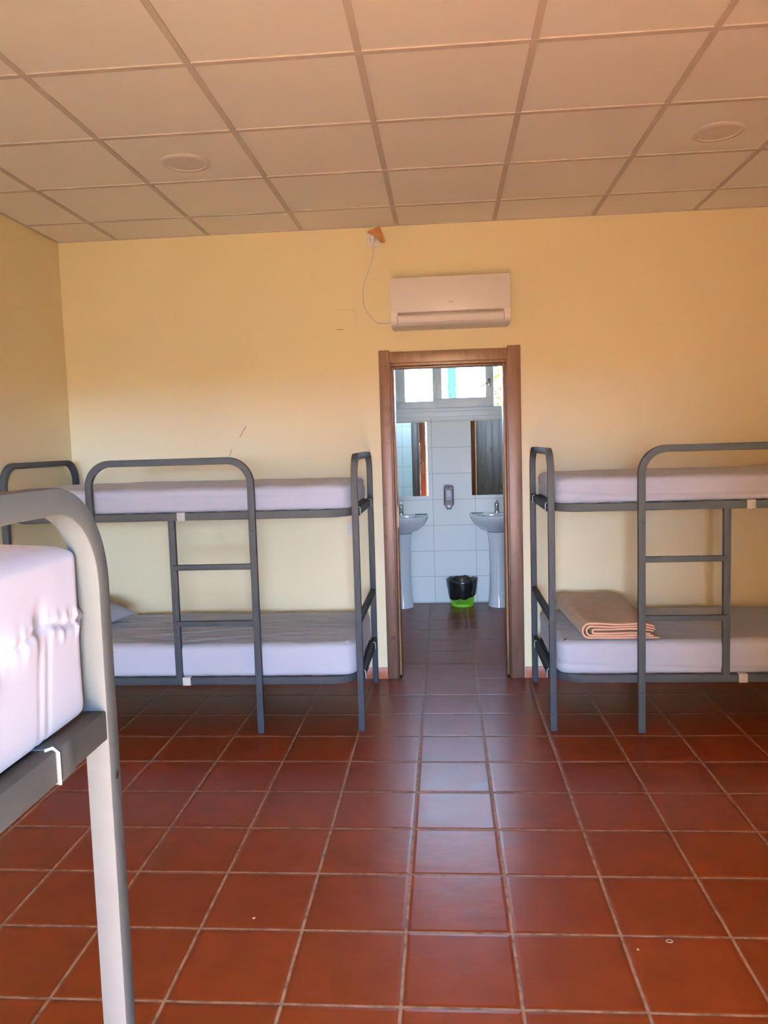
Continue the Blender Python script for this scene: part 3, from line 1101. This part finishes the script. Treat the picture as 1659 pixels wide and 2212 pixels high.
def c_end(y, z):
    # gathered seam, puckers and hanging folds on the near mattress's end
    d = 0.0
    yy = 0.845 - y
    sz = 0.122 + 0.014 * math.exp(-((yy - 0.11) / 0.06) ** 2) - 0.10 * max(0, yy - 0.16)
    jag = noise.noise(Vector((y * 30, 7.0, 0)))
    sz += 0.004 * jag
    d -= 0.004 * math.exp(-((z - sz) / 0.004) ** 2)
    pk = max(0.0, sin(y * 330 + 4 * jag))
    d += 0.0035 * pk * math.exp(-((z - sz - 0.007) / 0.009) ** 2) * (0.4 + abs(jag) * 1.5)
    d += 0.0035 * max(0.0, sin(y * 290 + 2)) * math.exp(-((z - sz + 0.010) / 0.010) ** 2) * (0.3 + abs(jag) * 1.2)
    # two dimples where the seam pulls in, and the soft bulges beside them
    for c, a in ((0.115, -0.006), (0.205, -0.007)):
        d += a * math.exp(-((yy - c) / 0.014) ** 2 - ((z - sz - 0.006) / 0.018) ** 2)
        d += 0.0035 * math.exp(-((yy - c - 0.03) / 0.025) ** 2 - ((z - sz + 0.012) / 0.02) ** 2)
    if z < sz - 0.008:
        f = min(1.0, (sz - 0.008 - z) / 0.02)
        for c, w, a in ((0.098, 0.004, -0.0018), (0.118, 0.004, -0.0016)):
            d += f * a * math.exp(-((yy - c - 0.13 * (sz - z)) / w) ** 2)
    return d
def c_side(z):
    return 0.007 * math.exp(-((z - 0.126) / 0.012) ** 2) - 0.003 * math.exp(-((z - 0.085) / 0.02) ** 2) - 0.004 * math.exp(-((z - 0.165) / 0.025) ** 2)
mattress('mattress', 1.912, 0.845, 0.220, (OX + 0.022, OYC + 0.006, ZT_U + 0.001), 'thick white-sheeted mattress with a puckered seam, nearest to the viewer', 5, step=0.005, wr=0.0005, rnd=0.013, endfn=c_end, sidefn=c_side, crown=0.020)

# pillow on the lower left bed
bm = bmesh.new()
n = 28
def pil(u, v, s):
    a = max(0, 1 - abs(u) ** 2.6) ** 0.55 * max(0, 1 - abs(v) ** 2.6) ** 0.55
    pin = 1 - 0.10 * (1 - abs(v)) ** 2 * abs(u) ** 3 - 0.0
    x = u * 0.19 * (1 - 0.06 * (1 - v * v))
    y = v * 0.33 * (1 - 0.05 * (1 - u * u))
    z = s * 0.072 * a + 0.006 * noise.noise(Vector((u * 2, v * 3, s)))
    return Vector((x, y, z + 0.072 - 0.048 * (u * v) ** 2))
vt = {}
for s in (1, -1):
    for i in range(n + 1):
        for j in range(n + 1):
            u, v = -1 + 2 * i / n, -1 + 2 * j / n
            if s == -1 and (i in (0, n) or j in (0, n)):
                vt[(s, i, j)] = vt[(1, i, j)]
            else:
                vt[(s, i, j)] = bm.verts.new(pil(u, v, s if not (i in (0, n) or j in (0, n)) else 1))
    for i in range(n):
        for j in range(n):
            q = [vt[(s, i, j)], vt[(s, i + 1, j)], vt[(s, i + 1, j + 1)], vt[(s, i, j + 1)]]
            bm.faces.new(q if s == 1 else q[::-1])
o = obj('pillow', bm, M['sheet'], smooth=True, loc=(0.474, -0.56, ZT_L + 0.181))
o.rotation_euler = (0, 0, radians(-8))
tag(o, 'white pillow on the lower bed of the left bunk, peeking past the nearest bunk', 'pillow')

# folded blanket
root = empty('folded_blanket', (3.33, -0.905, ZT_L + 0.181))
th = 0.0115
layers = []
def ushape(x_l, zc, r, xr_b, xr_t, ph):
    pts = []
    k = 14
    for i in range(k):
        x = xr_b + (x_l + r - xr_b) * i / k
        pts.append((x, zc - r))
    for i in range(9):
        a = radians(-90 - 180 * i / 8)
        pts.append((x_l + r + r * cos(a), zc + r * sin(a)))
    for i in range(1, k + 1):
        x = x_l + r + (xr_t - x_l - r) * i / k
        pts.append((x, zc + r))
    return pts
layers.append((ushape(0.030, 0.0435, 0.0365, 0.43, 0.405, 0), 0.0))
layers.append((ushape(0.052, 0.0425, 0.0235, 0.40, 0.410, 1), 0.6))
layers.append((ushape(0.085, 0.0415, 0.0105, 0.385, 0.40, 2), 1.3))
DEP = 0.76
def bl_off(x, y, z, ph):
    hn = z / 0.08
    wz = 0.0035 * sin(x * 22 + ph) * hn + 0.004 * noise.noise(Vector((x * 6, y * 5, 1.7))) * hn
    # back part a little plumper, right edge slumps
    wz += 0.010 * hn * max(0, y / DEP) - 0.020 * hn * max(0, (x - 0.30) / 0.12) ** 2
    wx = -0.028 * (y / DEP) * (1 if x < 0.2 else 0.2) + 0.03 * (1 - y / DEP) * max(0, (0.1 - x) / 0.1) * 0.3
    return wx, wz
bm = bmesh.new()
bmb = bmesh.new()
ny = 20
for pts, ph in layers:
    P = [Vector((a, b)) for a, b in pts]
    m = len(P)
    Np = []
    for i in range(m):
        t = (P[min(i + 1, m - 1)] - P[max(i - 1, 0)]).normalized()
        Np.append(Vector((-t.y, t.x)))
    def row(y, extra=0.0, tk=th):
        R = []
        for sgn in (1, -1):
            rr = []
            for p, nn in zip(P, Np):
                q = p + nn * sgn * tk / 2
                wx, wz = bl_off(q.x, y, q.y, ph)
                rr.append(Vector((q.x + wx, y + extra, max(0.0008, q.y + wz))))
            R.append(rr)
        return R[0] + R[1][::-1]
    def shell(bm_, ys, tk):
        prev = None
        for y in ys:
            ring = [bm_.verts.new(v) for v in row(max(0, y), min(0, y), tk)]
            K = len(ring)
            if prev:
                for a in range(K):
                    bm_.faces.new((prev[a], prev[(a + 1) % K], ring[(a + 1) % K], ring[a]))
            else:
                first = ring
            prev = ring
        for ring in (first, prev):
            for a in range(m - 1):
                bm_.faces.new((ring[a], ring[a + 1], ring[2 * m - 2 - a], ring[2 * m - 1 - a]))
    shell(bm, [DEP * k / ny + 0.008 for k in range(ny + 1)], th)
    shell(bmb, [-0.004, 0.0, 0.0075], th * 0.80)
obj('blanket_body', bm, M['blanket'], root, auto=60)
ob = obj('edge_binding', bmb, M['binding'], root, auto=60)
ob['label'] = 'salmon stitched edge binding'
tag(root, 'folded tan blanket with salmon edges on the lower bed right of the doorway', 'blanket')

# tiny flecks lying on the floor
for (x, y, s, lab) in ((3.317, -2.703, 0.009, 'pale ring-shaped fleck on the terracotta floor, lower right'), (3.213, -2.746, 0.005, 'tiny pale dot on the terracotta floor beside the ring-shaped fleck'), (2.007, -2.624, 0.006, 'tiny pale crumb on the terracotta floor, left of the middle aisle')):
    bm = bmesh.new()
    if s == 0.009:
        sweep(bm, [(s * cos(2 * pi * k / 18), s * 0.8 * sin(2 * pi * k / 18), 0.0016) for k in range(18)], (0, 0, 1), 0.0016, 0.003, 0.0005, closed=True, n=1)
    else:
        bmesh.ops.create_icosphere(bm, subdivisions=1, radius=s)
        for v in bm.verts:
            v.co.z = v.co.z * 0.2 + 0.0012
            v.co.x *= 1 + 0.3 * noise.noise(v.co * 300)
    o = obj('floor_crumb', bm, M['speck'], loc=(x, y, 0.0003))
    tag(o, lab, 'crumb', 'crumbs on the floor')

# ------------------------------------------------------------------ entrance behind the viewer (seen in the mirrors)
door2 = struct(empty('door_2', (DX1, REAR, 0)))
def leaf(w, hinge_x, ang, lockside):
    e = empty('door_leaf', (hinge_x - DX1, 0.02, 0.01), radians(ang))
    e.parent = door2
    bm = bmesh.new()
    nb = 6
    for k in range(nb):
        box(bm, w * k / nb + 0.001, w * (k + 1) / nb - 0.001, -0.02, 0.02, 0, 1.95, bev=0.003)
    obj('boards', bm, M['wood'], e, auto=40)
    bm = bmesh.new()
    box(bm, w - 0.07, w - 0.03, 0.02, 0.026, 0.88, 1.12, bev=0.002)
    tube(bm, [(w - 0.05, 0.02, 1.04), (w - 0.05, 0.06, 1.04), (w - 0.15, 0.065, 1.035)], 0.008, 10)
    box(bm, w - 0.07, w - 0.03, -0.026, -0.02, 0.88, 1.12, bev=0.002)
    obj('door_handle', bm, M['brass'], e, auto=40)
leaf(0.68, 3.43, 180 - 58, 1)
leaf(0.62, 1.87, 48, -1)
bm = bmesh.new()
for d in ((DX0, DX0 + 0.03, 0, 2.0), (DX1 - 0.03, DX1, 0, 2.0), (DX0 + 0.03, DX1 - 0.03, 1.97, 2.0)):
    box(bm, d[0] - DX1, d[1] - DX1, -0.2, 0.004, d[2], d[3])
obj('door_frame', bm, M['wood'], door2)

win_added = struct(empty('added_light_window', (0.95, REAR, 0.90)))  # added window, unseen, brings more light to the left side
bm = bmesh.new()
for d in ((-0.5, 0.5, 0, 0.05), (-0.5, 0.5, 1.05, 1.10), (-0.5, -0.45, 0.05, 1.05), (0.45, 0.5, 0.05, 1.05), (-0.03, 0.03, 0.05, 1.05)):
    box(bm, d[0], d[1], -0.10, -0.04, d[2], d[3], bev=0.003)
obj('window_frame', bm, M['pvc'], win_added, auto=40)
for a_, b_ in ((-0.45, -0.03), (0.03, 0.45)):
    boxobj('pane', (a_, b_, -0.072, -0.068, 0.05, 1.05), M['glass'], win_added)

# ------------------------------------------------------------------ outside
struct(boxobj('ground', (-250, 250, REAR - 400, REAR - 0.2, -0.25, -0.06), M['ground']))
struct(boxobj('ground_rear', (-250, 250, BY + 0.2, BY + 300, -0.25, -0.06), M['ground']))
struct(boxobj('sky_blocker_wall', (-12, 0.6, REAR - 9, REAR - 5.0, -0.06, 4.5), M['blocker']))  # unseen block, added to cut sky light towards the right wall
root = empty('outdoor_post', (2.757, 3.50, -0.06))
boxobj('post', (-0.045, 0.045, -0.045, 0.045, 0.0, 3.3), M['teal'], root, bev=0.006)
boxobj('foot_plate', (-0.09, 0.09, -0.09, 0.09, 0.0, 0.02), M['teal'], root, bev=0.003)
tag(root, 'turquoise post standing outside, seen through the middle bathroom window pane', 'post')
root = empty('garden_tree', (3.62, 3.80, -0.06))
bm = bmesh.new()
tube(bm, [(0, 0, 0), (0.03, 0, 0.9), (-0.02, 0.02, 1.7), (-0.10, 0, 2.4)], [0.05, 0.04, 0.03, 0.015], 10)
rg = random.Random(4)
for k in range(9):
    a = rg.uniform(0, 2 * pi)
    z0 = rg.uniform(1.5, 2.3)
    tube(bm, [(-0.02, 0, z0), (-0.02 + 0.25 * cos(a), 0.2 * sin(a), z0 + 0.15), (-0.02 + 0.5 * cos(a), 0.4 * sin(a), z0 + 0.22)], [0.012, 0.008, 0.004], 6)
obj('trunk', bm, M['bark'], root, auto=50)
bm = bmesh.new()
for k in range(900):
    a = rg.uniform(0, 2 * pi)
    rr = 0.46 * math.sqrt(rg.random())
    c = Vector((rr * cos(a), 0.7 * rr * sin(a), rg.uniform(1.55, 2.95)))
    d = Vector((rg.uniform(-1, 1), rg.uniform(-1, 1), rg.uniform(-0.9, 0.3))).normalized()
    s = d.cross(Vector((rg.uniform(-1, 1), rg.uniform(-1, 1), rg.uniform(-1, 1)))).normalized()
    nrm = d.cross(s)
    L_ = rg.uniform(0.045, 0.085)
    w_ = L_ * 0.32
    q = [c, c + d * L_ * 0.5 + s * w_ + nrm * 0.004, c + d * L_, c + d * L_ * 0.5 - s * w_ + nrm * 0.004]
    vs = [bm.verts.new(p) for p in q]
    bm.faces.new(vs)
obj('foliage', bm, M['leaf'], root)
tag(root, 'sunlit yellow-green tree outside the right end of the bathroom window', 'tree')
